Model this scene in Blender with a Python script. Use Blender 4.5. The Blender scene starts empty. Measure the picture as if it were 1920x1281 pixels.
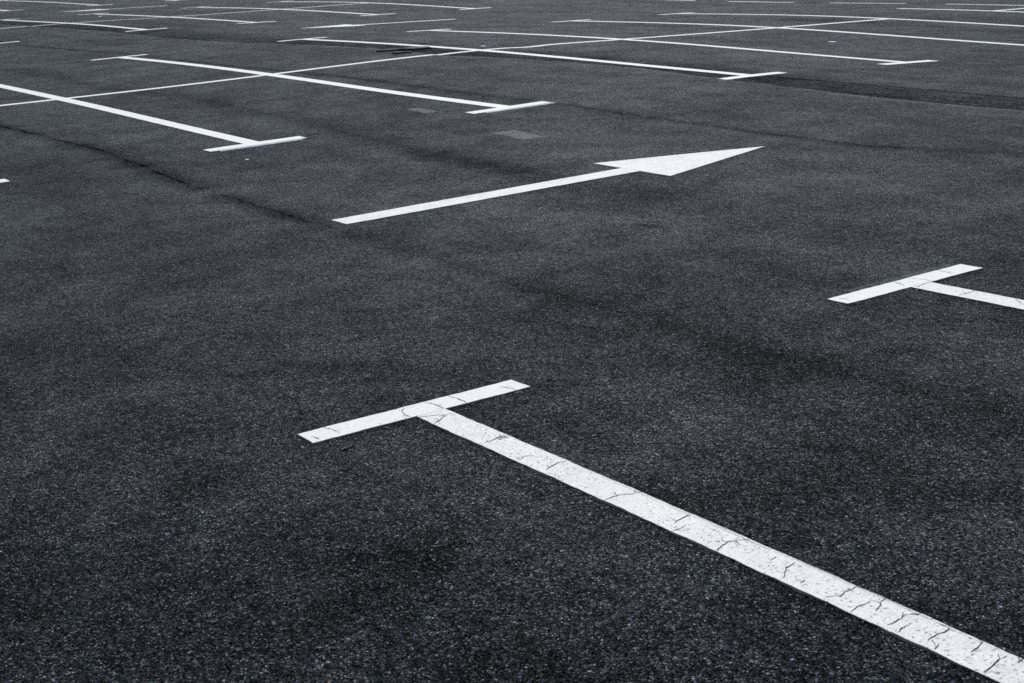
# Empty car park: asphalt with thick white bay markings, seen from eye height.
import bpy, bmesh, math, random
import numpy as np
import json
DATA = json.loads("""{"cam":[2696.30518,0.27587,-0.04217,2.55391,15.95584,-4.82846,1.58632],"d":{"xT":5.065,"xF":-5.158,"xA":8.544,"xN":11.902,"Lt":0.851,"S2":5.495,"S3":7.839,"S4":10.795,"S5":13.264,"N0":-2.503,"N1":-0.058,"xC2":-16.731,"xQT":-11.876,"xQF":-21.982,"Q0":5.431,"Q1":7.777,"Q2":10.617,"Q3":13.104,"xR":-28.616,"R0":7.455,"R1":10.207,"xA1":-8.566,"xA2":-25.008,"D1":15.71,"D2":17.265,"S0":-0.0,"S1":2.5,"Qm":2.522,"R2":12.75},"near":[[-15.4,4.57],[-12.41,4.81],[-6.71,4.63],[-4.86,4.73],[-3.04,4.89],[-1.8,4.91],[0.2,4.8],[1.34,5.08],[2.7,5.18],[3.58,5.25],[5.06,5.06],[5.78,5.03],[6.97,4.92],[7.86,4.92],[8.7,5.0]],"j1":[[1.79,-1.16],[3.04,-1.08],[4.36,-1.0],[6.41,-1.14],[7.59,-1.16],[8.23,-1.17],[9.14,-1.17],[9.72,-1.18],[10.33,-1.19],[10.77,-1.22]],"j2":[[-10.78,2.67],[-5.79,2.85],[-3.42,2.69],[-1.44,2.69],[1.54,2.92],[2.96,2.9],[3.99,2.89],[5.36,2.92],[6.89,2.82],[7.85,2.8],[8.96,2.77],[10.1,3.13]],"j3":[[-2.31,0.77],[-0.69,0.75],[0.98,0.94],[2.25,0.94],[4.01,0.91],[5.18,0.77],[6.08,0.72],[7.15,0.6],[8.1,0.63]],"dk":[[4.12,5.54],[5.24,5.55],[6.3,5.64],[6.93,5.66],[7.53,5.67],[8.2,5.67]],"cr0T":[[[11.849,-2.548],[11.875,-2.572],[11.915,-2.581],[11.947,-2.581]],[[11.837,-2.463],[11.87,-2.454],[11.909,-2.448],[11.954,-2.447]],[[11.842,-2.366],[11.877,-2.355],[11.916,-2.356],[11.952,-2.359]],[[11.818,-2.854],[11.868,-2.84],[11.925,-2.837]],[[11.874,-2.17],[11.919,-2.155],[11.939,-2.15]],[[11.888,-2.922],[11.936,-2.914]]],"cr0S":[[[11.958,-2.585],[11.964,-2.576],[11.965,-2.554],[11.981,-2.527],[11.995,-2.501],[12.008,-2.48],[12.015,-2.456]],[[12.076,-2.576],[12.053,-2.536],[12.032,-2.51],[12.018,-2.481]],[[12.341,-2.539],[12.339,-2.511],[12.328,-2.483],[12.323,-2.464],[12.33,-2.446]],[[12.324,-2.487],[12.355,-2.485]],[[12.332,-2.481],[12.331,-2.469],[12.351,-2.449]],[[12.332,-2.484],[12.338,-2.468],[12.333,-2.453]],[[12.545,-2.55],[12.534,-2.52],[12.535,-2.505]],[[12.672,-2.54],[12.656,-2.502],[12.65,-2.471],[12.652,-2.446]],[[12.98,-2.557],[12.974,-2.534],[12.976,-2.501],[12.987,-2.477],[13.002,-2.442]],[[13.271,-2.558],[13.269,-2.528],[13.263,-2.507]],[[13.232,-2.519],[13.222,-2.491],[13.214,-2.449]],[[13.438,-2.557],[13.426,-2.529],[13.416,-2.498],[13.426,-2.476],[13.443,-2.442]],[[13.569,-2.493],[13.564,-2.469]],[[13.661,-2.542],[13.626,-2.497],[13.616,-2.46]],[[13.796,-2.542],[13.815,-2.512],[13.81,-2.475],[13.808,-2.438]],[[13.891,-2.555],[13.878,-2.521],[13.882,-2.484]],[[13.923,-2.509],[13.911,-2.477],[13.898,-2.466],[13.891,-2.437]],[[13.985,-2.541],[13.983,-2.492],[13.967,-2.466]],[[13.979,-2.465],[13.994,-2.439]],[[14.022,-2.552],[14.012,-2.51]],[[14.087,-2.53],[14.084,-2.484],[14.085,-2.457],[14.072,-2.438]],[[14.124,-2.551],[14.115,-2.521]],[[14.18,-2.505],[14.177,-2.472],[14.165,-2.441]],[[14.252,-2.551],[14.249,-2.52],[14.239,-2.489],[14.239,-2.458]],[[14.27,-2.464],[14.27,-2.441]],[[13.709,-2.534],[13.704,-2.51]]],"cr1T":[[[11.83,-0.083],[11.926,-0.112]],[[11.832,0.005],[11.908,0.028],[11.959,0.029]],[[11.823,0.202],[11.931,0.191]],[[11.87,-0.45],[11.916,-0.443]]],"cr1S":[[[11.979,-0.093],[11.96,-0.04],[11.958,-0.0]],[[12.194,-0.093],[12.196,-0.038],[12.193,0.018]],[[12.402,0.001],[12.449,-0.034],[12.477,-0.046]]],"zc":[-1,-1,-1,-2,-3,-4,-5,-6,-8,-9,-11,-13,-14,-16,-16,-16,-15,-14,-12,-11,-9,-8,-7,-6,-5,-4,-3,-3,-2,-2,-1,-1,-1,-2,-2,-3,-3,-4,-5,-7,-8,-10,-11,-13,-14,-15,-14,-13,-12,-11,-9,-8,-7,-6,-5,-4,-3,-3,-2,-2,-1,-1,-2,-2,-2,-2,-2,-3,-4,-4,-5,-7,-8,-10,-11,-13,-13,-13,-12,-10,-9,-8,-7,-6,-5,-4,-3,-3,-2,-2,-1,-1,-1,-2,-2,-2,-2,-2,-3,-3,-3,-4,-5,-6,-8,-9,-11,-11,-11,-10,-8,-7,-6,-5,-4,-3,-3,-2,-2,-1,-1,-1,0,0,-3,-3,-3,-2,-2,-2,-2,-3,-3,-3,-4,-5,-6,-8,-9,-8,-7,-6,-5,-4,-3,-3,-2,-2,-1,-1,-1,-1,0,0,0,-4,-4,-3,-3,-3,-2,-2,-2,-1,-1,-1,-1,-2,-3,-5,-3,-2,-2,-2,-2,-2,-1,-1,-1,-1,0,0,0,0,0,0,-6,-5,-5,-4,-3,-3,-2,-1,0,1,2,3,4,4,4,4,3,2,1,0,0,0,0,0,0,0,0,0,0,1,1,-8,-7,-6,-5,-4,-3,-2,-1,1,2,5,8,11,15,17,13,9,6,3,2,2,1,1,1,1,1,1,1,1,1,1,-10,-9,-8,-7,-6,-4,-3,-1,1,3,6,9,13,18,20,15,10,7,4,3,3,2,2,2,1,1,1,1,1,1,1,-13,-12,-10,-9,-7,-6,-4,-2,1,3,5,7,9,10,12,9,6,4,4,4,3,3,3,2,2,2,1,1,1,1,1,-16,-15,-13,-11,-10,-7,-5,-2,0,3,4,4,2,-1,-2,-2,0,2,3,4,5,5,4,3,3,2,2,1,1,1,1,-20,-18,-16,-14,-12,-10,-6,-3,1,4,5,5,3,-2,-9,-8,-4,1,5,7,7,6,5,4,3,2,2,2,1,1,1,-24,-22,-20,-18,-15,-12,-8,-3,3,8,11,11,10,5,-4,-4,1,7,11,11,11,9,7,5,4,3,2,1,1,1,1,-28,-26,-24,-22,-19,-15,-9,-2,6,14,20,21,19,17,15,14,17,21,21,18,15,11,8,5,4,2,1,1,1,1,1,-33,-31,-28,-26,-22,-18,-11,-2,10,24,37,42,38,37,38,41,44,40,33,25,18,12,8,5,3,2,1,0,1,1,1,-38,-35,-33,-30,-27,-22,-15,-4,12,33,56,64,53,52,57,65,68,55,41,28,18,11,6,3,1,0,0,0,0,0,1,-43,-40,-37,-34,-31,-26,-19,-8,10,37,74,89,65,59,63,71,70,53,36,23,13,7,3,0,-1,-2,-2,-1,-1,0,1,-47,-44,-40,-37,-34,-30,-24,-15,1,30,73,94,66,52,51,49,40,27,17,9,3,0,-3,-4,-4,-4,-4,-3,-2,-1,0,-52,-47,-43,-39,-35,-31,-25,-18,-7,16,58,80,59,43,35,18,-1,-6,-6,-7,-8,-9,-9,-8,-8,-7,-5,-4,-3,-1,0,-56,-51,-45,-40,-34,-28,-21,-13,-1,21,57,79,68,45,22,1,-18,-23,-22,-20,-18,-16,-14,-13,-11,-9,-7,-5,-3,-2,0,-60,-54,-47,-39,-31,-21,-12,0,15,40,73,92,81,52,27,6,-13,-23,-28,-28,-24,-21,-18,-15,-13,-10,-8,-6,-4,-2,0,-65,-57,-49,-39,-27,-13,1,17,36,66,101,117,95,67,51,33,11,-5,-18,-23,-23,-21,-19,-17,-14,-12,-9,-7,-4,-2,0,-70,-62,-52,-40,-26,-7,14,33,57,96,135,148,122,95,78,65,48,24,4,-8,-15,-18,-18,-17,-15,-12,-10,-7,-5,-2,1,-75,-67,-57,-45,-29,-6,20,39,60,104,151,160,135,112,93,80,64,36,15,-1,-11,-16,-18,-17,-15,-13,-10,-7,-5,-2,1,-79,-72,-63,-53,-38,-16,16,44,57,92,146,160,127,98,72,52,34,18,3,-8,-15,-19,-19,-19,-16,-14,-11,-8,-5,-2,1,-81,-75,-68,-61,-52,-37,-8,32,44,67,124,137,92,49,17,-4,-16,-18,-21,-23,-24,-24,-23,-21,-18,-15,-11,-8,-5,-1,2,-80,-74,-68,-63,-59,-51,-30,15,42,76,113,108,55,4,-33,-51,-53,-48,-43,-39,-35,-31,-28,-24,-20,-16,-12,-8,-5,-1,2,-75,-67,-60,-54,-48,-39,-18,12,47,72,90,78,34,-13,-49,-67,-70,-65,-58,-50,-44,-37,-32,-27,-22,-17,-13,-8,-5,-1,3,-66,-56,-47,-37,-26,-14,2,21,55,67,72,58,23,-16,-49,-67,-73,-71,-65,-57,-49,-42,-35,-29,-23,-18,-13,-8,-4,0,4,-55,-43,-30,-15,2,19,30,47,79,82,74,53,22,-12,-41,-60,-68,-69,-65,-59,-51,-43,-36,-30,-23,-18,-13,-8,-4,0,4,-44,-30,-15,3,26,54,76,94,110,100,82,57,27,-4,-30,-49,-59,-63,-61,-56,-50,-43,-36,-29,-23,-18,-12,-8,-3,1,5,-35,-20,-4,13,32,50,70,95,110,104,86,61,33,6,-19,-37,-49,-54,-55,-52,-47,-41,-35,-28,-22,-17,-11,-7,-2,2,6,-26,-12,3,19,35,52,70,91,103,100,86,64,39,14,-8,-26,-38,-45,-47,-46,-43,-38,-32,-26,-21,-15,-10,-6,-1,3,7,-19,-5,9,24,39,54,71,88,97,96,85,66,44,22,1,-16,-28,-36,-40,-40,-38,-34,-29,-24,-19,-14,-9,-4,0,4,9,-13,1,15,29,43,57,72,85,93,92,83,68,48,28,9,-7,-19,-28,-32,-33,-32,-29,-25,-21,-16,-12,-7,-3,1,6,10]}""")

random.seed(4)
S = bpy.context.scene
COL = S.collection
D = DATA['d']
LW = 0.125           # width of every painted line

# ------------------------------------------------------------------ terrain
X0, X1, NX = -48., 20., 35
Y0, Y1, NY = -10., 34., 31
HX = (X1 - X0) / (NX - 3)
HY = (Y1 - Y0) / (NY - 3)
ZC = np.array(DATA['zc'], float) / 1000.0

def b3(t):
    return np.stack([(1 - t) ** 3 / 6, (3 * t ** 3 - 6 * t ** 2 + 4) / 6, (-3 * t ** 3 + 3 * t ** 2 + 3 * t + 1) / 6, t ** 3 / 6], -1)

def spline(x, y):
    fx = np.clip((x - X0) / HX, 0, NX - 3 - 1e-6)
    fy = np.clip((y - Y0) / HY, 0, NY - 3 - 1e-6)
    i = fx.astype(int); j = fy.astype(int)
    bx = b3(fx - i); by = b3(fy - j)
    z = np.zeros_like(x)
    for a in range(4):
        for b in range(4):
            z += bx[..., a] * by[..., b] * ZC[(i + a) * NY + j + b]
    return z

def poly(name):
    a = np.array(DATA[name]); return a[:, 0], a[:, 1]

NEX, NEY = poly('near')
def edge_y(x):
    return np.interp(x, NEX, NEY, NEY[0], NEY[-1]) + 0.012 * np.sin(x * 9.1) + 0.008 * np.sin(x * 23.7 + 1)

def terrain(x, y):
    x = np.asarray(x, float); y = np.asarray(y, float)
    z = spline(x, y)
    t = y - edge_y(x)
    step = np.clip(t / 0.03, 0, 1) * np.exp(-np.clip(t, 0, None) / 0.35)
    z = z - 0.010 * step
    z = z - 0.013 * np.exp(-((y - 6.25) / 0.28) ** 2) * np.exp(-((x - 0.6) / 1.6) ** 2)
    return z

def axis(parts):
    out = [parts[0][0]]
    for a, b, s in parts:
        n = max(1, int(round((b - a) / s)))
        out += [a + (b - a) * (k + 1) / n for k in range(n)]
    return np.array(out)

GX = axis([(-500, -200, 60), (-200, -80, 15), (-80, -48, 2), (-48, -20, .25), (-20, 20, .2), (20, 40, 2), (40, 100, 15), (100, 400, 60)])
GY = axis([(-400, -100, 60), (-100, -30, 10), (-30, -10, 1), (-10, 4.4, .2), (4.4, 6.8, .04), (6.8, 20, .2), (20, 34, .5), (34, 80, 4), (80, 200, 20), (200, 600, 60)])
GXX, GYY = np.meshgrid(GX, GY, indexing='ij')
GZ = terrain(GXX, GYY)

def ground_z(x, y):
    """height of the ground mesh itself (its triangles), so paint can lie on it"""
    i = np.clip(np.searchsorted(GX, x) - 1, 0, len(GX) - 2)
    j = np.clip(np.searchsorted(GY, y) - 1, 0, len(GY) - 2)
    u = (x - GX[i]) / (GX[i + 1] - GX[i]); w = (y - GY[j]) / (GY[j + 1] - GY[j])
    a, b, c, d = GZ[i, j], GZ[i + 1, j], GZ[i + 1, j + 1], GZ[i, j + 1]
    return a + u * (b - a) + w * (c - b) if u >= w else a + w * (d - a) + u * (c - d)

# ------------------------------------------------------------------ node helpers
class NT:
    def __init__(s, name):
        s.m = bpy.data.materials.new(name); s.m.use_nodes = True
        s.t = s.m.node_tree; s.t.nodes.clear()
        s.out = s.t.nodes.new('ShaderNodeOutputMaterial')
        s.pos = s.t.nodes.new('ShaderNodeNewGeometry').outputs['Position']
    def link(s, a, b): s.t.links.new(a, b)
    def put(s, sock, v):
        if v is None: return
        if isinstance(v, bpy.types.NodeSocket): s.link(v, sock)
        else: sock.default_value = v
    def math(s, op, a, b=None, c=None, clamp=False):
        n = s.t.nodes.new('ShaderNodeMath'); n.operation = op; n.use_clamp = clamp
        for k, q in enumerate((a, b, c)): s.put(n.inputs[k], q)
        return n.outputs[0]
    def vmul(s, v, f):
        n = s.t.nodes.new('ShaderNodeVectorMath'); n.operation = 'MULTIPLY'
        s.put(n.inputs[0], v); n.inputs[1].default_value = f
        return n.outputs[0]
    def vadd(s, v, f):
        n = s.t.nodes.new('ShaderNodeVectorMath'); n.operation = 'ADD'
        s.put(n.inputs[0], v); s.put(n.inputs[1], f)
        return n.outputs[0]
    def noise(s, scale, detail=2, rough=.5, vec=None, dist=0):
        n = s.t.nodes.new('ShaderNodeTexNoise'); n.noise_dimensions = '3D'
        s.put(n.inputs['Vector'], vec if vec is not None else s.pos)
        n.inputs['Scale'].default_value = scale; n.inputs['Detail'].default_value = detail
        n.inputs['Roughness'].default_value = rough; n.inputs['Distortion'].default_value = dist
        return n.outputs['Fac']
    def voro(s, scale, vec=None, rnd=1.0):
        n = s.t.nodes.new('ShaderNodeTexVoronoi'); n.voronoi_dimensions = '2D'
        s.put(n.inputs['Vector'], vec if vec is not None else s.pos)
        n.inputs['Scale'].default_value = scale; n.inputs['Randomness'].default_value = rnd
        c = s.t.nodes.new('ShaderNodeSeparateColor'); s.link(n.outputs['Color'], c.inputs[0])
        return n.outputs['Distance'], c.outputs[0], c.outputs[1], c.outputs[2]
    def ramp(s, f, pts, interp='LINEAR'):
        n = s.t.nodes.new('ShaderNodeValToRGB'); n.color_ramp.interpolation = interp
        e = n.color_ramp.elements
        while len(e) < len(pts): e.new(.5)
        for k, (p, c) in enumerate(pts):
            e[k].position = p
            e[k].color = (c, c, c, 1) if not isinstance(c, tuple) else c + (1,)
        s.link(f, n.inputs[0]); return n.outputs[0]
    def rng(s, f, a, b, c, d):
        n = s.t.nodes.new('ShaderNodeMapRange'); n.interpolation_type = 'SMOOTHSTEP'
        s.put(n.inputs[0], f)
        for k, q in enumerate((a, b, c, d)): s.put(n.inputs[1 + k], q)
        return n.outputs[0]
    def mix(s, f, a, b, mode='MIX'):
        n = s.t.nodes.new('ShaderNodeMix'); n.data_type = 'RGBA'; n.blend_type = mode
        s.put(n.inputs[0], f); s.put(n.inputs[6], a); s.put(n.inputs[7], b)
        return n.outputs[2]
    def scale(s, col, f):
        n = s.t.nodes.new('ShaderNodeVectorMath'); n.operation = 'SCALE'
        s.put(n.inputs[0], col); s.put(n.inputs['Scale'], f); return n.outputs[0]
    def attr(s, name):
        n = s.t.nodes.new('ShaderNodeAttribute'); n.attribute_name = name; return n.outputs['Fac']
    def xyz(s):
        n = s.t.nodes.new('ShaderNodeSeparateXYZ'); s.link(s.pos, n.inputs[0]); return n.outputs
    def bump(s, h, strength, dist, normal=None):
        n = s.t.nodes.new('ShaderNodeBump'); n.inputs['Strength'].default_value = strength
        n.inputs['Distance'].default_value = dist; s.put(n.inputs['Height'], h)
        if normal is not None: s.link(normal, n.inputs['Normal'])
        return n.outputs[0]
    def bsdf(s, color, rough, normal=None, spec=.5, tint=None):
        n = s.t.nodes.new('ShaderNodeBsdfPrincipled')
        s.put(n.inputs['Base Color'], color); s.put(n.inputs['Roughness'], rough)
        s.put(n.inputs['Specular IOR Level'], spec)
        if tint: n.inputs['Specular Tint'].default_value = tint
        if normal is not None: s.link(normal, n.inputs['Normal'])
        return n.outputs[0]
    def finish(s, sh): s.link(sh, s.out.inputs['Surface']); return s.m

def stones(t):
    """black binder with small mixed stones: returns tone, tint, height, roughness, openness"""
    off = t.t.nodes.new('ShaderNodeTexNoise'); off.inputs['Scale'].default_value = 120; off.inputs['Detail'].default_value = 2
    t.link(t.pos, off.inputs['Vector'])
    warp = t.vadd(t.pos, t.scale(t.vadd(off.outputs['Color'], (-.5, -.5, -.5)), .010))
    d1, r, g, b = t.voro(180, warp)
    d2, r2, g2, b2 = t.voro(420, warp)
    val = t.ramp(r, [(0, .04), (.38, .25), (.68, .85), (.86, 1.8), (.955, 4.2), (1, 13.0)])
    gap = t.ramp(d1, [(0, 1.1), (.28, 1.0), (.56, .22), (.72, .03)])  # binder gaps, darkened in colour for the occlusion between stones too
    fine = t.ramp(r2, [(0, .25), (.6, .95), (1, 2.6)])
    m = t.math('MULTIPLY', t.math('MULTIPLY', val, gap), fine)
    tint = t.mix(g, (.78, 1.0, 1.12, 1), (1.16, .98, 1.02, 1))
    warm = t.ramp(b, [(.950, 0.0), (.985, 1.0)])
    tint = t.mix(warm, tint, (1.7, 1.15, .75, 1))
    h = t.math('ADD', t.math('MULTIPLY', t.math('SUBTRACT', 1, d1), t.math('ADD', .4, r)), t.math('MULTIPLY', t.math('SUBTRACT', .6, d2), .4))
    rough = t.math('ADD', .34, t.math('MULTIPLY', g2, .34))
    return m, tint, h, rough, gap

# ------------------------------------------------------------------ materials
def asphalt_material():
    t = NT('asphalt')
    m, tint, h, rough, gap = stones(t)
    x, y, z = t.xyz()
    big = t.noise(.42, 4, .55)
    mid = t.noise(2.3, 4, .6, dist=.4)
    small = t.noise(16, 5, .68)
    clump = t.noise(55, 3, .6)
    tone = t.math('MULTIPLY', t.rng(big, .3, .7, .74, 1.26), t.rng(mid, .30, .70, .62, 1.34))
    tone = t.math('MULTIPLY', tone, t.rng(small, .27, .73, .68, 1.34))
    tone = t.math('MULTIPLY', tone, t.rng(clump, .28, .72, .72, 1.30))
    lane = t.noise(1.0, 5, .6, vec=t.vmul(t.pos, (.16, 1.9, 1)), dist=.3)
    tone = t.math('MULTIPLY', tone, t.rng(lane, .28, .72, .80, 1.22))
    # closely packed larger stones under the fines
    dq, rq, gq, bq = t.voro(100)
    tone = t.math('MULTIPLY', tone, t.ramp(rq, [(0, .50), (.5, .90), (.82, 1.35), (1, 2.3)]))
    # seams left between the paver lanes: stored as the signed distance across each seam
    wob = t.math('MULTIPLY', t.math('SUBTRACT', t.noise(4.5, 4, .65), .5), .11)
    wob2 = t.math('MULTIPLY', t.math('SUBTRACT', t.noise(30, 3, .6), .5), .05)
    wobble = t.math('ADD', wob, wob2)
    along = t.noise(1.1, 3, .6)
    along2 = t.noise(1.7, 3, .6)
    dark = 1.0
    crackh = None
    for nm, wide, amt, lo, hi, strong in (('seam_a', .20, .95, .22, .46, (8.0, 9.5, 1, .60)), ('seam_b', .16, .78, .22, .46, (9, 10, 1, .4)), ('seam_c', .28, .60, .25, .48, (8.2, 9, 1, .3))):
        a = t.math('ABSOLUTE', t.math('ADD', t.attr(nm), wobble))
        soft = t.rng(a, .0, wide, 1, 0)
        line = t.rng(a, .004, .022, 1, 0)
        on = t.rng(along, lo, hi, .12, 1)
        q = t.math('MULTIPLY', t.math('ADD', t.math('MULTIPLY', soft, .72), t.math('MULTIPLY', line, t.math('MULTIPLY', t.rng(along2, .36, .60, .06, .36), t.rng(x, strong[0], strong[1], 1, .2)))), t.math('MULTIPLY', t.math('MULTIPLY', on, amt), t.rng(x, *strong)))
        dark = t.math('MULTIPLY', dark, t.math('SUBTRACT', 1, q))
        crackh = t.math('MULTIPLY', line, t.rng(x, *strong)) if crackh is None else t.math('MAXIMUM', crackh, t.math('MULTIPLY', line, t.math('MULTIPLY', on, t.rng(x, *strong))))
    # the relaid strip: coarser and darker, near edge brightened in colour as if catching light
    e = t.attr('strip')
    ew = t.math('ADD', e, t.math('MULTIPLY', wob2, .6))
    inside = t.math('MULTIPLY', t.rng(ew, 0, .02, 0, 1), t.rng(t.math('ADD', ew, t.math('MULTIPLY', wob, 2.4)), .45, t.rng(x, 2, 6, 1.35, .9), 1, 0))
    lip_light = t.math('MULTIPLY', t.rng(ew, -.10, -.02, 0, 1), t.rng(ew, -.01, .01, 1, 0))
    groove = t.math('ABSOLUTE', t.math('ADD', t.attr('groove'), t.math('MULTIPLY', wob2, .7)))
    gdark = t.math('MULTIPLY', t.rng(groove, .01, .06, 1, 0), t.rng(x, 2.5, 4.5, .25, 1))
    coarse = t.math('ADD', t.math('MULTIPLY', t.noise(26, 4, .8), .6), t.math('MULTIPLY', t.noise(3.2, 4, .7, vec=t.vmul(t.pos, (.6, 2.2, 1))), .4))
    sd = t.math('MULTIPLY', inside, t.rng(coarse, .35, .65, .97, .34))
    tone = t.math('MULTIPLY', tone, t.math('SUBTRACT', 1, sd))
    tone = t.math('MULTIPLY', tone, t.math('SUBTRACT', 1, t.math('MULTIPLY', gdark, .75)))
    tone = t.math('MULTIPLY', tone, t.math('ADD', 1, t.math('MULTIPLY', lip_light, 1.1)))
    tone = t.math('MULTIPLY', tone, dark)
    # oil stains and broad darker patches
    warp = t.math('MULTIPLY', t.math('SUBTRACT', t.noise(7, 5, .7), .5), 3.2)
    for sx, sy, ra, rb, amt in STAINS_AND_PATCHES:
        dx = t.math('DIVIDE', t.math('SUBTRACT', x, sx), ra); dy = t.math('DIVIDE', t.math('SUBTRACT', y, sy), rb)
        q = t.math('ADD', t.math('ADD', t.math('MULTIPLY', dx, dx), t.math('MULTIPLY', dy, dy)), warp)
        tone = t.math('MULTIPLY', tone, t.rng(q, -.2, 1.5, 1 - amt, 1))
    # a sprinkling of clean white stones
    d3, r3, g3, b3_ = t.voro(34)
    white = t.math('MULTIPLY', t.rng(d3, .04, .10, 1, 0), t.rng(r3, .68, .70, 0, 1))
    v = t.math('ADD', t.math('MULTIPLY', m, tone), t.math('MULTIPLY', white, t.math('MULTIPLY', t.math('POWER', g3, 1.8), 42)))
    base = t.mix(t.math('MAXIMUM', t.rng(m, 1.6, 4.0, 0, 1), white), (.0098, .0124, .0160, 1), (.0150, .0142, .0132, 1))
    col = t.scale(t.mix(1, tint, base, 'MULTIPLY'), v)
    # open, pitted places throw back less light than closed smooth ones; clean stones throw back the most
    spec = t.math('MULTIPLY', t.math('ADD', t.math('MULTIPLY', gap, .05), t.math('MULTIPLY', m, .16)), t.math('POWER', tone, 1.3))
    spec = t.math('MINIMUM', spec, 1.0)
    hh = t.math('ADD', h, t.math('MULTIPLY', t.noise(45, 4, .7), 1.6))
    hh = t.math('SUBTRACT', hh, t.math('MULTIPLY', crackh, .5))
    n1 = t.bump(t.noise(5, 5, .6), .8, .010)
    n = t.bump(hh, .9, .0085, n1)
    return t.finish(t.bsdf(col, rough, n, spec, (.93, .985, 1.06, 1)))

STAINS_AND_PATCHES = [(4.25, -.77, .22, .10, .45), (10.02, .04, .10, .05, .7), (12.3, -.45, .30, .18, .3), (12.82, -2.15, .14, .07, .4),
          (12.95, -3.15, .14, .06, .5), (3.05, -.8, .5, .16, .3), (7.3, .62, .75, .22, .45), (11.2, -.2, .5, .3, .22), (13.2, -3.2, .5, .5, .35), (12.4, -1.3, .7, .5, .25), (9.0, .5, .8, .3, .3), (5.6, -1.9, 1.6, .5, .3),
          (10.4, -3.2, .5, .4, .3), (13.3, -1.6, .5, .35, .3), (-.6, 12.3, 1.6, .5, .5), (2.5, 6.9, .8, .2, .3), (3.2, 13.9, 3.6, .55, .5), (3.0, 12.4, 2.4, .5, .35), (-13, 6.4, 4, .35, .35), (-19, 9.0, 3, .4, .25), (-4, 1.0, 1.6, .16, .35), (4.6, 2.75, 1.2, .1, .25)]

def paint_material(name, pits, edge, grime, tone=.80, streak=0):
    t = NT(name)
    uv = t.t.nodes.new('ShaderNodeUVMap'); uv.uv_map = 'UVMap'
    su = t.t.nodes.new('ShaderNodeSeparateXYZ'); t.link(uv.outputs[0], su.inputs[0])
    u, v = su.outputs[0], su.outputs[1]
    off = t.t.nodes.new('ShaderNodeTexNoise'); off.inputs['Scale'].default_value = 90; off.inputs['Detail'].default_value = 3
    t.link(t.pos, off.inputs['Vector'])
    wp = t.vadd(t.pos, t.scale(t.vadd(off.outputs['Color'], (-.5, -.5, -.5)), .022))
    d1, r, g, b = t.voro(62, wp)
    dens = t.noise(3.1, 3, .6)
    pit = t.math('MULTIPLY', t.rng(d1, .06, .25, 1, 0), t.rng(r, 1 - pits, 1 - pits + .02, 0, 1))
    pit = t.math('MULTIPLY', pit, t.rng(dens, .30, .52, .15, 1))
    d2, r2, g2, b2 = t.voro(180, wp)
    pit2 = t.math('MULTIPLY', t.rng(d2, .15, .35, 1, 0), t.rng(r2, 1 - pits * .7, 1 - pits * .7 + .02, 0, .75))
    away = t.math('MULTIPLY', t.math('ABSOLUTE', t.math('SUBTRACT', v, .5)), 2)
    rag = t.math('ADD', t.math('MULTIPLY', t.math('SUBTRACT', t.noise(38, 5, .75), .5), .40), t.math('MULTIPLY', t.math('SUBTRACT', t.noise(9, 3, .6), .5), .22))
    worn = t.rng(t.math('ADD', away, t.math('MULTIPLY', rag, edge * 12)), 1.0 - edge, 1.05 - edge, 0, 1) if edge else 0.0
    grim = t.rng(t.noise(11, 5, .7), .42, .75, 0, grime)
    c = t.mix(grim, (tone, tone * .958, tone * .868, 1), (tone * .70, tone * .68, tone * .63, 1))
    # scuffs and the stone texture of the asphalt telegraphing through
    scuff = t.rng(t.noise(7, 6, .75, dist=.8), .52, .72, 0, grime)
    c = t.mix(scuff, c, (tone * .55, tone * .55, tone * .54, 1))
    sd, sr, sg, sb = t.voro(165, wp)
    c = t.scale(c, t.rng(t.math('ADD', t.math('MULTIPLY', sr, .6), t.math('MULTIPLY', t.noise(60, 4, .7), .6)), .2, .9, .90, 1.05))
    c = t.mix(t.math('MAXIMUM', pit, pit2, clamp=True), c, (.14, .14, .145, 1))
    if streak:        # the paint was laid twice here: thin dark streaks run along one edge
        cv = t.t.nodes.new('ShaderNodeCombineXYZ'); t.link(t.math('MULTIPLY', u, 2.5), cv.inputs[0]); t.link(t.math('MULTIPLY', v, 34), cv.inputs[1])
        st = t.math('MULTIPLY', t.rng(t.noise(1.0, 4, .7, vec=cv.outputs[0]), .48, .58, 0, .9), t.rng(v, .86, .92, 0, 1))
        st = t.math('MULTIPLY', st, t.math('MULTIPLY', t.rng(u, .5, 1.4, .15, 1), t.rng(t.noise(60, 3, .7), .35, .5, .3, 1)))
        c = t.mix(st, c, (.10, .105, .11, 1))
    c = t.mix(worn, c, (.065, .07, .078, 1))
    hh = t.math('SUBTRACT', t.math('MULTIPLY', t.noise(70, 3, .6), .8), t.math('MULTIPLY', (t.math('MAXIMUM', pit, worn) if edge else pit), 1.2))
    return t.finish(t.bsdf(c, .62, t.bump(t.math('ADD', hh, t.math('MULTIPLY', t.math('SUBTRACT', 1, sd), .8)), .5, .0022), .35))

def crack_and_shade_material():
    t = NT('crack_and_shade')
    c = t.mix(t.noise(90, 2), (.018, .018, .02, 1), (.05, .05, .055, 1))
    return t.finish(t.bsdf(c, .9, None, .1))

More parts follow.
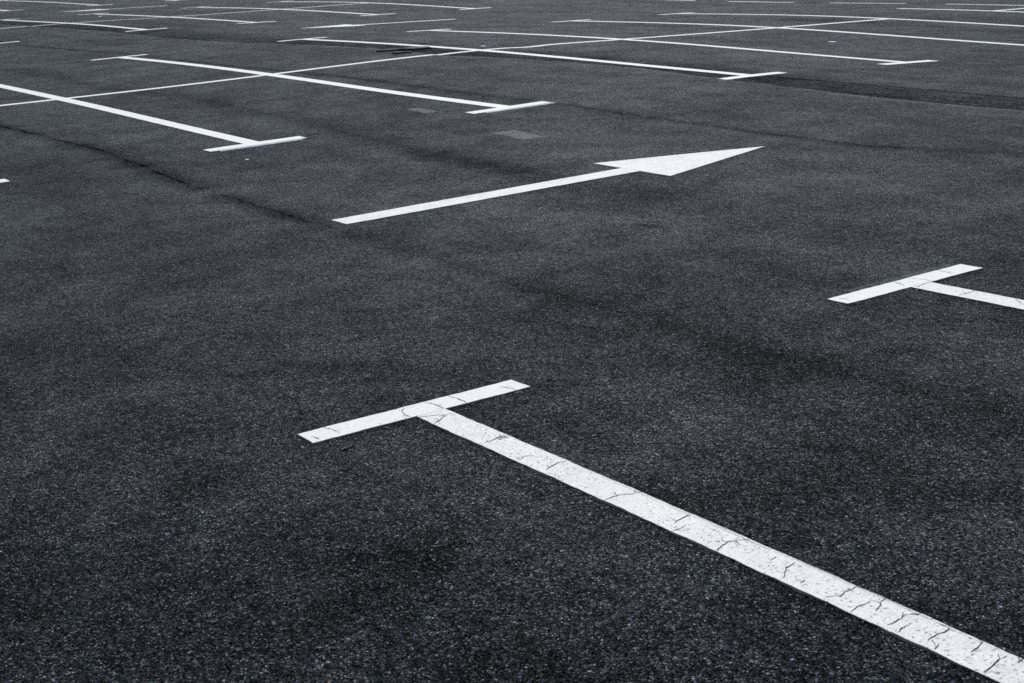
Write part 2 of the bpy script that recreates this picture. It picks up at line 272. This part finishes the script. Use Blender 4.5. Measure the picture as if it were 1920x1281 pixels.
def ghost_material(name, amount, colour):
    """thin old paint through which the asphalt shows"""
    t = NT(name)
    uv = t.t.nodes.new('ShaderNodeUVMap'); uv.uv_map = 'UVMap'
    su = t.t.nodes.new('ShaderNodeSeparateXYZ'); t.link(uv.outputs[0], su.inputs[0])
    away = t.math('MULTIPLY', t.math('ABSOLUTE', t.math('SUBTRACT', su.outputs[1], .5)), 2)
    d1, r, g, b = t.voro(150)
    n = t.math('ADD', t.math('MULTIPLY', t.noise(40, 5, .75), .6), t.math('MULTIPLY', r, .4))
    f = t.math('MULTIPLY', t.rng(n, .28, .56, 0, amount), t.rng(t.math('ADD', away, t.math('MULTIPLY', n, .4)), .9, 1.2, 1, 0))
    sh = t.bsdf(colour + (1,), .8, t.bump(t.noise(90, 3, .6), .6, .003), .3)
    tr = t.t.nodes.new('ShaderNodeBsdfTransparent'); mx = t.t.nodes.new('ShaderNodeMixShader')
    t.link(f, mx.inputs[0]); t.link(tr.outputs[0], mx.inputs[1]); t.link(sh, mx.inputs[2])
    return t.finish(mx.outputs[0])

def plain_material(name, a, b, rough):
    t = NT(name)
    return t.finish(t.bsdf(t.mix(t.noise(60, 3), a + (1,), b + (1,)), rough, t.bump(t.noise(120, 3), .5, .003), .4))

ASPHALT = asphalt_material()
P_WORN = paint_material('worn_line_paint', .40, .03, .34, .79, 1)
P_FRESH = paint_material('fresh_line_paint', .05, .0, .08, .78)
P_ARROW = paint_material('arrow_paint', .30, .012, .62, .79)
P_FAR = paint_material('far_line_paint', .10, .012, .25, .80)
P_FADED = paint_material('faded_line_paint', .20, .05, .6, .62)
CRACK_AND_SHADE = crack_and_shade_material()  # also colours the painted shade and grime along thick paint edges
GHOST = ghost_material('old_paint', .95, (.60, .65, .68))
GHOST_FAINT = ghost_material('faint_old_paint', .13, (.40, .46, .50))
SMEAR = ghost_material('pale_smear', .48, (.27, .27, .28))
WHITE = plain_material('white_scrap', (.85, .85, .84), (.7, .7, .7), .6)
BLACK = plain_material('black_rubber', (.006, .006, .007), (.016, .016, .018), .8)

# ------------------------------------------------------------------ mesh helpers
def link(name, me, parent=None, mat=()):
    o = bpy.data.objects.new(name, me); COL.objects.link(o)
    for q in mat: me.materials.append(q)
    if parent is not None: o.parent = parent
    return o

def empty(name, x, y, label, cat, group=None):
    o = bpy.data.objects.new(name, None); COL.objects.link(o)
    o.empty_display_size = .2
    o.location = (x, y, float(ground_z(x, y)))
    tag(o, label, cat, group)
    return o

def tag(o, label, cat, group=None):
    o['label'] = label; o['category'] = cat; o['kind'] = 'thing'
    if group: o['group'] = group

def org(o):
    return np.array(o.location) if o is not None else np.zeros(3)

def jit(a, s, amp):
    return amp * (math.sin(a * 41.3 + s) * .45 + math.sin(a * 97.1 + 2.3 * s) * .3 + math.sin(a * 17.9 + s * 5.1) * .6)

def band(bm, a, b, width, top, o, step=.06, ragged=.0, taper=None, uvl=None, mi=0, drop=.03, closed=True):
    """strip of paint from a to b lying on the ground, with sides that go into it"""
    a = np.array(a, float); b = np.array(b, float)
    L = np.linalg.norm(b - a); t = (b - a) / L; n = np.array([-t[1], t[0]])
    N = max(2, int(L / step)); M = 4
    sd = random.uniform(0, 50)
    rows = []
    for k in range(N + 1):
        s = k / N; row = []
        w = width if taper is None else taper(s * L)
        for m in range(M + 1):
            q = m / M; off = (q - .5) * w
            if m in (0, M): off += jit(s * L, sd + m, ragged)
            e = jit(off, sd + 9 + k, ragged) if k in (0, N) else 0
            p = a + t * (s * L + e) + n * off
            row.append((p, s * L, q))
        rows.append(row)
    V = [[bm.verts.new((p[0] - o[0], p[1] - o[1], ground_z(p[0], p[1]) + top - o[2])) for p, u, q in r] for r in rows]
    U = {}
    for r, vr in zip(rows, V):
        for (p, u, q), v in zip(r, vr): U[v] = (u, q)
    def quad(vs):
        try: f = bm.faces.new(vs)
        except ValueError: return
        f.material_index = mi; f.smooth = False
        for l in f.loops: l[uvl].uv = U[l.vert]
    for k in range(N):
        for m in range(M): quad((V[k][m], V[k + 1][m], V[k + 1][m + 1], V[k][m + 1]))
    if not closed: return
    ring = [V[k][0] for k in range(N + 1)] + [V[N][m] for m in range(1, M + 1)] + [V[k][M] for k in range(N - 1, -1, -1)] + [V[0][m] for m in range(M - 1, 0, -1)]
    low = []
    for v in ring:
        w = bm.verts.new(v.co - bpy_vec((0, 0, drop))); U[w] = U[v]; low.append(w)
    for k in range(len(ring)):
        f = bm.faces.new((ring[k], low[k], low[k - 1], ring[k - 1]))
        f.material_index = mi
        for l in f.loops: l[uvl].uv = U[l.vert]

from mathutils import Vector as bpy_vec, Matrix

def crack_ribbons(bm, lines, top, o, uvl, mi, wid=.0029):
    """cracks through the paint: dark tapering ribbons on top of it"""
    extra = []
    for ln in lines:
        P = [np.array(p) for p in ln]
        for k in range(1, len(P)):
            if random.random() < .75:
                d = P[k] - P[k - 1]; s = random.uniform(.2, .9); q = P[k - 1] + d * s
                a = random.choice((-1, 1)) * random.uniform(.5, 1.3)
                e = np.array([d[0] * math.cos(a) - d[1] * math.sin(a), d[0] * math.sin(a) + d[1] * math.cos(a)])
                e = e / (np.linalg.norm(e) + 1e-9) * random.uniform(.012, .035)
                extra.append(([q, q + e * .6, q + e], wid * .55))
    for ln, wd in [(l, wid) for l in lines] + extra:
        ribbon(bm, ln, top, o, mi, wd)

def ribbon(bm, ln, top, o, mi, wid):
    for ln in (ln,):
        P = [np.array(p) for p in ln]
        pts = []
        for p, q in zip(P[:-1], P[1:]):
            L = np.linalg.norm(q - p); n = max(2, int(L / .010))
            for k in range(n): pts.append(p + (q - p) * k / n)
        pts.append(P[-1])
        pts = [p + np.array([random.gauss(0, .0014), random.gauss(0, .0014)]) for p in pts]
        prev = None
        for k, p in enumerate(pts):
            s = k / (len(pts) - 1)
            w = wid * (.35 + .65 * math.sin(math.pi * min(1, max(0, s * .9 + .05)))) * random.uniform(.55, 1.25)
            d = pts[min(k + 1, len(pts) - 1)] - pts[max(k - 1, 0)]; d /= np.linalg.norm(d) + 1e-9
            nrm = np.array([-d[1], d[0]]) * w * .5
            cur = [bm.verts.new((c[0] - o[0], c[1] - o[1], ground_z(c[0], c[1]) + top - o[2])) for c in (p - nrm, p + nrm)]
            if prev:
                f = bm.faces.new((prev[0], cur[0], cur[1], prev[1])); f.material_index = mi
            prev = cur

def strip(name, a, b, mat, parent=None, width=LW, top=.003, step=.06, ragged=.002, cracks=None, closed=True, taper=None, shade_dirt=None):
    o = org(parent) if parent is not None else None
    if o is None:
        m = (np.array(a) + np.array(b)) / 2; o = np.array([m[0], m[1], ground_z(m[0], m[1])])
    bm = bmesh.new(); uvl = bm.loops.layers.uv.new('UVMap')
    band(bm, a, b, width, top, o, step, ragged, uvl=uvl, closed=closed, taper=taper)
    mats = [mat]
    if shade_dirt is not None:      # black band painting in shade and caught grime along the thick paint's lee edge
        dv = np.array(shade_dirt, float)
        band(bm, np.array(a) + dv, np.array(b) + dv, width, top * .45, o, step, .0048, uvl=uvl, mi=1, closed=False); mats.append(CRACK_AND_SHADE)
    if cracks:
        crack_ribbons(bm, cracks, top + .0012, o, uvl, 1)
        if len(mats) == 1: mats.append(CRACK_AND_SHADE)
    me = bpy.data.meshes.new(name); bm.normal_update(); bm.to_mesh(me); bm.free()
    ob = link(name, me, parent, mats)
    if parent is None: ob.location = o
    return ob

# ------------------------------------------------------------------ ground
def build_ground():
    nx, ny = len(GX), len(GY)
    verts = np.stack([GXX, GYY, GZ], -1).reshape(-1, 3)
    idx = np.arange(nx * ny).reshape(nx, ny)
    a, b, c, d = idx[:-1, :-1], idx[1:, :-1], idx[1:, 1:], idx[:-1, 1:]
    tris = np.concatenate([np.stack([a, b, c], -1).reshape(-1, 3), np.stack([a, c, d], -1).reshape(-1, 3)])
    me = bpy.data.meshes.new('ground')
    me.from_pydata(verts.tolist(), [], tris.tolist())
    me.polygons.foreach_set('use_smooth', np.ones(len(tris), bool))
    xs, ys = verts[:, 0], verts[:, 1]
    def off(name, key, shift=0):
        px, py = poly(key)
        at = me.attributes.new(name, 'FLOAT', 'POINT')
        at.data.foreach_set('value', (ys - np.interp(xs, px, py)).astype(np.float32))
    off('seam_a', 'j1'); off('seam_b', 'j2'); off('seam_c', 'j3'); off('groove', 'dk')
    at = me.attributes.new('strip', 'FLOAT', 'POINT')
    at.data.foreach_set('value', (ys - edge_y(xs)).astype(np.float32))
    o = link('ground', me, None, [ASPHALT])
    o['kind'] = 'structure'; o['label'] = 'dark worn asphalt of the car park with seams and a relaid strip'
build_ground()

# ------------------------------------------------------------------ bay lines
LT = D['Lt']
BAYS = 'bay lines dividing the parking spaces'
def crossbar(t, x, y, mat, top=.0036, ln=LT, cracks=None, wid=LW, ragged=.002, step=.06):
    return strip('crossbar', (x, y - ln / 2), (x, y + ln / 2), mat, t, wid, top, step, ragged, cracks)

def bay(x_a, x_b, y, ends, label, mat=P_FAR, old=(), wid=.14):
    """a bay line from x_a to x_b at y; ends lists the x of its crossbars"""
    t = empty('bay_line', (x_a + x_b) / 2, y, label, 'bay line', BAYS)
    strip('stripe', (x_a, y), (x_b, y), mat, t, wid, .0030)
    for e in ends: crossbar(t, e, y, mat, wid=.155)
    for (sx, y0, y1, w) in old:
        strip('old_paint', (sx, y0), (sx, y1), GHOST, t, w, .0016, closed=False)
    return t

# the row beside the camera
t = empty('bay_line', 13, D['N0'], 'thick cracked white T-shaped bay line running out at the lower right corner, nearest of all', 'bay line', BAYS)
xb = 11.893; yb = -2.516
strip('crossbar', (xb, -2.945), (xb, -2.092), P_FRESH, t, .117, .0034, .012, .0018, DATA['cr0T'], shade_dirt=(.0055, 0))
strip('stripe', (xb + .056, -2.503), (17.0, -2.494), P_WORN, t, .117, .0028, .012, .0016, DATA['cr0S'], shade_dirt=(0, -.0045))
t = empty('bay_line', 12.5, -.05, 'cracked white T-shaped bay line cut off by the right edge, beyond the nearest one', 'bay line', BAYS)
xb = 11.896
strip('crossbar', (xb, -.490), (xb, .360), P_FRESH, t, .118, .0034, .012, .0018, DATA['cr1T'], shade_dirt=(.0055, 0))
strip('stripe', (xb + .059, -.048), (17.0, -.046), P_WORN, t, .122, .0028, .014, .0016, DATA['cr1S'], shade_dirt=(0, -.004))
strip('old_paint', (xb - .08, -.34), (xb - .08, .32), GHOST_FAINT, t, .08, .0016, closed=False)

# first double row
xT, xF = D['xT'], D['xF']
bay(0, xT, -2.43, [xT], 'white crossbar tip barely entering at the left edge, below the long bay line')
bay(xF, xT - .03, 0, [xT], 'long white bay line from the left edge to a T above the near arrow tail', P_FRESH, [(xT + .09, -.36, .37, .10)])
bay(xF, xT - .03, 2.5, [xF, xT], 'white bay line with two Ts between the near arrow and the dark strip', P_FRESH, [(xT + .09, 2.18, 2.94, .10)])
bay(xF, xT, D['S2'], [xF, xT], 'white bay line with two Ts lying on the dark relaid strip, centre', P_FAR)
bay(xF, xT, D['S3'], [xF, xT], 'white bay line with two Ts, first beyond the dark strip at right', P_FAR)
bay(xF, 9, D['S4'], [xF], 'white bay line second beyond the dark strip at right, running out at the right edge', P_FAR)
bay(xF, 9, D['S5'], [xF], 'white bay line at right where the long dividing line stops, third beyond the strip', P_FAR)
t = bay(-1.97, 9, D['D1'], [], 'short white line forking in two at the upper right corner', P_FAR)
strip('branch', (.06, D['D1'] + .07), (.06, 19.5), P_FAR, t, LW, .0022)

def divider(x, y0, y1, label, mat=P_FAR):
    o = strip('dividing_line', (x, y0), (x, y1), mat, None, LW, .0022)
    tag(o, label, 'dividing line', 'long lines through the middle of the double rows')
divider(0, -4, D['S5'] + .06, 'long thin white line crossing the nearer bay lines from left edge to upper right')

# second double row
xA, xB = D['xQT'], D['xQF']
divider(D['xC2'], 0, D['Q3'] + .06, 'long thin white line crossing the farther bay lines at upper left')
bay(D['xC2'], xA, D['Qm'], [xA], 'thin white crossbar tip entering at the left edge just below the dark strip')
bay(xB, xA, D['Q0'], [xA, xB], 'white bay line at upper left lying along the far end of the dark strip')
bay(xB, xA, D['Q1'], [xA, xB], 'white bay line with two Ts at upper left, passing just above a white scrap')
bay(xB, xA, D['Q2'], [xA, xB], 'white bay line with two Ts above the distant middle arrow, second from the top edge')
bay(xB, xA, D['Q3'], [xA, xB], 'white bay line touching the top edge, last of the farther double row')
# third row, at the top left corner
xR = D['xR']
bay(xR - 6, xR, D['R0'], [xR], 'short white T end at the left edge, near the top left corner')
bay(xR - 12, xR, D['R1'], [xR], 'white bay line with one T along the top left corner, behind the flat distant arrow')
bay(xR - 6, xR, D['R2'], [xR], 'white T end just touching the top edge, upper left')

# dashed road line at the top right
for a, b, w in ((-11.0, -9.2, 'farthest left, touching the top edge'), (-8.09, -6.13, 'second from the left'),
                (-5.1, -3.14, 'third from the left'), (-2.2, 1.2, 'cut off by the right edge')):
    o = strip('dash', (a, D['D2']), (b, D['D2']), P_FADED, None, .13, .003)
    tag(o, 'thin white dash of the broken line, top right, ' + w, 'dash', 'dashes of the broken line beyond the bays')

# ------------------------------------------------------------------ arrows
def arrow(label, tail, base, tip, half, wid, mat, step=.03, rough=.002):
    """tail, base, tip along y at the given x; half = half width of the head"""
    (x, y0), y1, y2 = tail, base, tip
    s = 1 if y2 > y0 else -1
    t = empty('direction_arrow', x, (y0 + y2) / 2, label, 'arrow', 'arrows painted in the lanes')
    strip('shaft', (x, y0), (x, y1 + s * .01), mat, t, wid, .0032, step, rough)
    L = abs(y2 - y1)
    strip('head', (x, y1), (x, y2), mat, t, None, .0040, step, rough * .7, taper=lambda q: 2 * half * max(.012, 1 - q / L))
    return t
arrow('large white arrow in the near lane, pointing away to the right', (8.535, -1.06), 1.117, 2.332, .405, .19, P_ARROW, .02)
arrow('flat distant white arrow beyond the dark strip, pointing left, mid top', (-8.55, 10.48), 8.28, 7.09, .42, .16, P_FAR)
arrow('flattest white arrow at the upper left, pointing to the left edge', (-25.0, 10.95), 9.1, 7.8, .42, .16, P_FAR)

# ------------------------------------------------------------------ small loose things
def scrap(name, label, cat, x, y, outline, thick, mat, group=None):
    z = float(ground_z(x, y))
    bm = bmesh.new()
    n = len(outline)
    low = [bm.verts.new((a, b, -.004)) for a, b in outline]
    top = [bm.verts.new((a * .9, b * .9, thick * random.uniform(.7, 1.2))) for a, b in outline]
    mid = bm.verts.new((0, 0, thick * 1.15))
    for k in range(n):
        j = (k + 1) % n
        bm.faces.new((low[k], low[j], top[j], top[k])); bm.faces.new((top[k], top[j], mid))
    me = bpy.data.meshes.new(name); bm.to_mesh(me); bm.free()
    o = link(name, me, None, [mat]); o.location = (x, y, z)
    tag(o, label, cat, group)

def blob(r, ry, n=9, rot=0):
    out = []
    for k in range(n):
        a = 2 * math.pi * k / n; q = random.uniform(.75, 1.15)
        p, w = r * q * math.cos(a), ry * q * math.sin(a)
        out.append((p * math.cos(rot) - w * math.sin(rot), p * math.sin(rot) + w * math.cos(rot)))
    return out
SC = 'scraps lying on the asphalt'
scrap('paper_scrap', 'small white scrap on the asphalt below the long bay line at left', 'scrap', 5.78, -.40, blob(.022, .014), .004, WHITE, SC)
scrap('paper_scrap', 'white scrap on the asphalt at upper left, below a T end', 'scrap', -19.85, 7.22, blob(.08, .06), .006, WHITE, SC)
scrap('paper_scrap', 'white scrap on the asphalt between two bay lines at upper right', 'scrap', 2.40, 9.46, blob(.07, .05), .005, WHITE, SC)
scrap('paper_scrap', 'tiny pale scrap beside the crossing on the dark strip', 'scrap', -.55, 5.9, blob(.05, .04), .008, WHITE, SC)
scrap('twig', 'tiny black twig on the asphalt below the nearest T', 'twig', 12.076, -2.887, blob(.026, .006, 7, 1.9), .006, BLACK)
scrap('rubber_strip', 'long black torn strip lying on the edge of the dark relaid asphalt', 'rubber strip', -1.15, 5.0,
      [(-.06, -.40), (.05, -.25), (.06, -.02), (.20, .06), (.22, .36), (.04, .42), (-.12, .20), (-.08, 0), (-.10, -.2)], .024, BLACK)
scrap('rubber_strip', 'short black torn strip lying in front of the longer black strip', 'rubber strip', -.63, 4.70,
      [(-.04, -.14), (.05, -.10), (.03, 0), (.06, .12), (-.02, .16), (-.05, .04)], .018, BLACK)
def smear(label, x, y, a, b, w):
    o = strip('pale_smear', (x - a, y - b), (x + a, y + b), SMEAR, None, w, .0015, .05, .02, closed=False)
    tag(o, label, 'smear', 'pale smears on the asphalt')
smear('pale grey rubbed patch on the asphalt between the arrow and the T behind it', 6.54, 1.59, .26, -.03, .24)
smear('faint pale rubbed patch on the asphalt left of the T behind the arrow', 4.48, 1.93, .2, -.02, .17)

# ------------------------------------------------------------------ camera
f, pitch, roll, yaw, cx, cy, ch = DATA['cam']
F = np.array([math.cos(yaw) * math.cos(pitch), math.sin(yaw) * math.cos(pitch), -math.sin(pitch)])
r0 = np.array([math.sin(yaw), -math.cos(yaw), 0]); u0 = np.cross(r0, F)
R = math.cos(roll) * r0 + math.sin(roll) * u0
U = -math.sin(roll) * r0 + math.cos(roll) * u0
cd = bpy.data.cameras.new('camera'); cam = bpy.data.objects.new('camera', cd); COL.objects.link(cam)
cam.matrix_world = Matrix(((R[0], U[0], -F[0], cx), (R[1], U[1], -F[1], cy), (R[2], U[2], -F[2], ch), (0, 0, 0, 1)))
cd.sensor_width = 36; cd.sensor_fit = 'HORIZONTAL'; cd.lens = f / 1920 * 36
cd.clip_start = .05; cd.clip_end = 2000
cd.dof.use_dof = True; cd.dof.focus_distance = 6.2; cd.dof.aperture_fstop = 13
S.camera = cam

# ------------------------------------------------------------------ light
ELEV = math.radians(48)
az = math.atan2(F[1], F[0]) + math.radians(-5)
sdir = bpy_vec((math.cos(az) * math.cos(ELEV), math.sin(az) * math.cos(ELEV), math.sin(ELEV)))
sl = bpy.data.lights.new('sun', 'SUN'); sl.energy = 3.3; sl.angle = math.radians(.6); sl.color = (1, .985, .965)
so = bpy.data.objects.new('sun', sl); COL.objects.link(so)
so.rotation_euler = sdir.to_track_quat('Z', 'Y').to_euler()
w = bpy.data.worlds.new('World'); S.world = w; w.use_nodes = True
nt = w.node_tree; bg = nt.nodes['Background']
sky = nt.nodes.new('ShaderNodeTexSky'); sky.sky_type = 'NISHITA'; sky.sun_disc = False
sky.sun_elevation = ELEV; sky.sun_rotation = math.atan2(sdir.x, sdir.y)
sky.air_density = 1.0; sky.dust_density = 0.6
nt.links.new(sky.outputs[0], bg.inputs[0]); bg.inputs[1].default_value = .115
S.view_settings.view_transform = 'Standard'; S.view_settings.look = 'None'
S.view_settings.exposure = 0.0; S.view_settings.gamma = 1.0
S.render.engine = 'CYCLES'
S.cycles.use_denoising = False
S.cycles.max_bounces = 4; S.cycles.transparent_max_bounces = 8
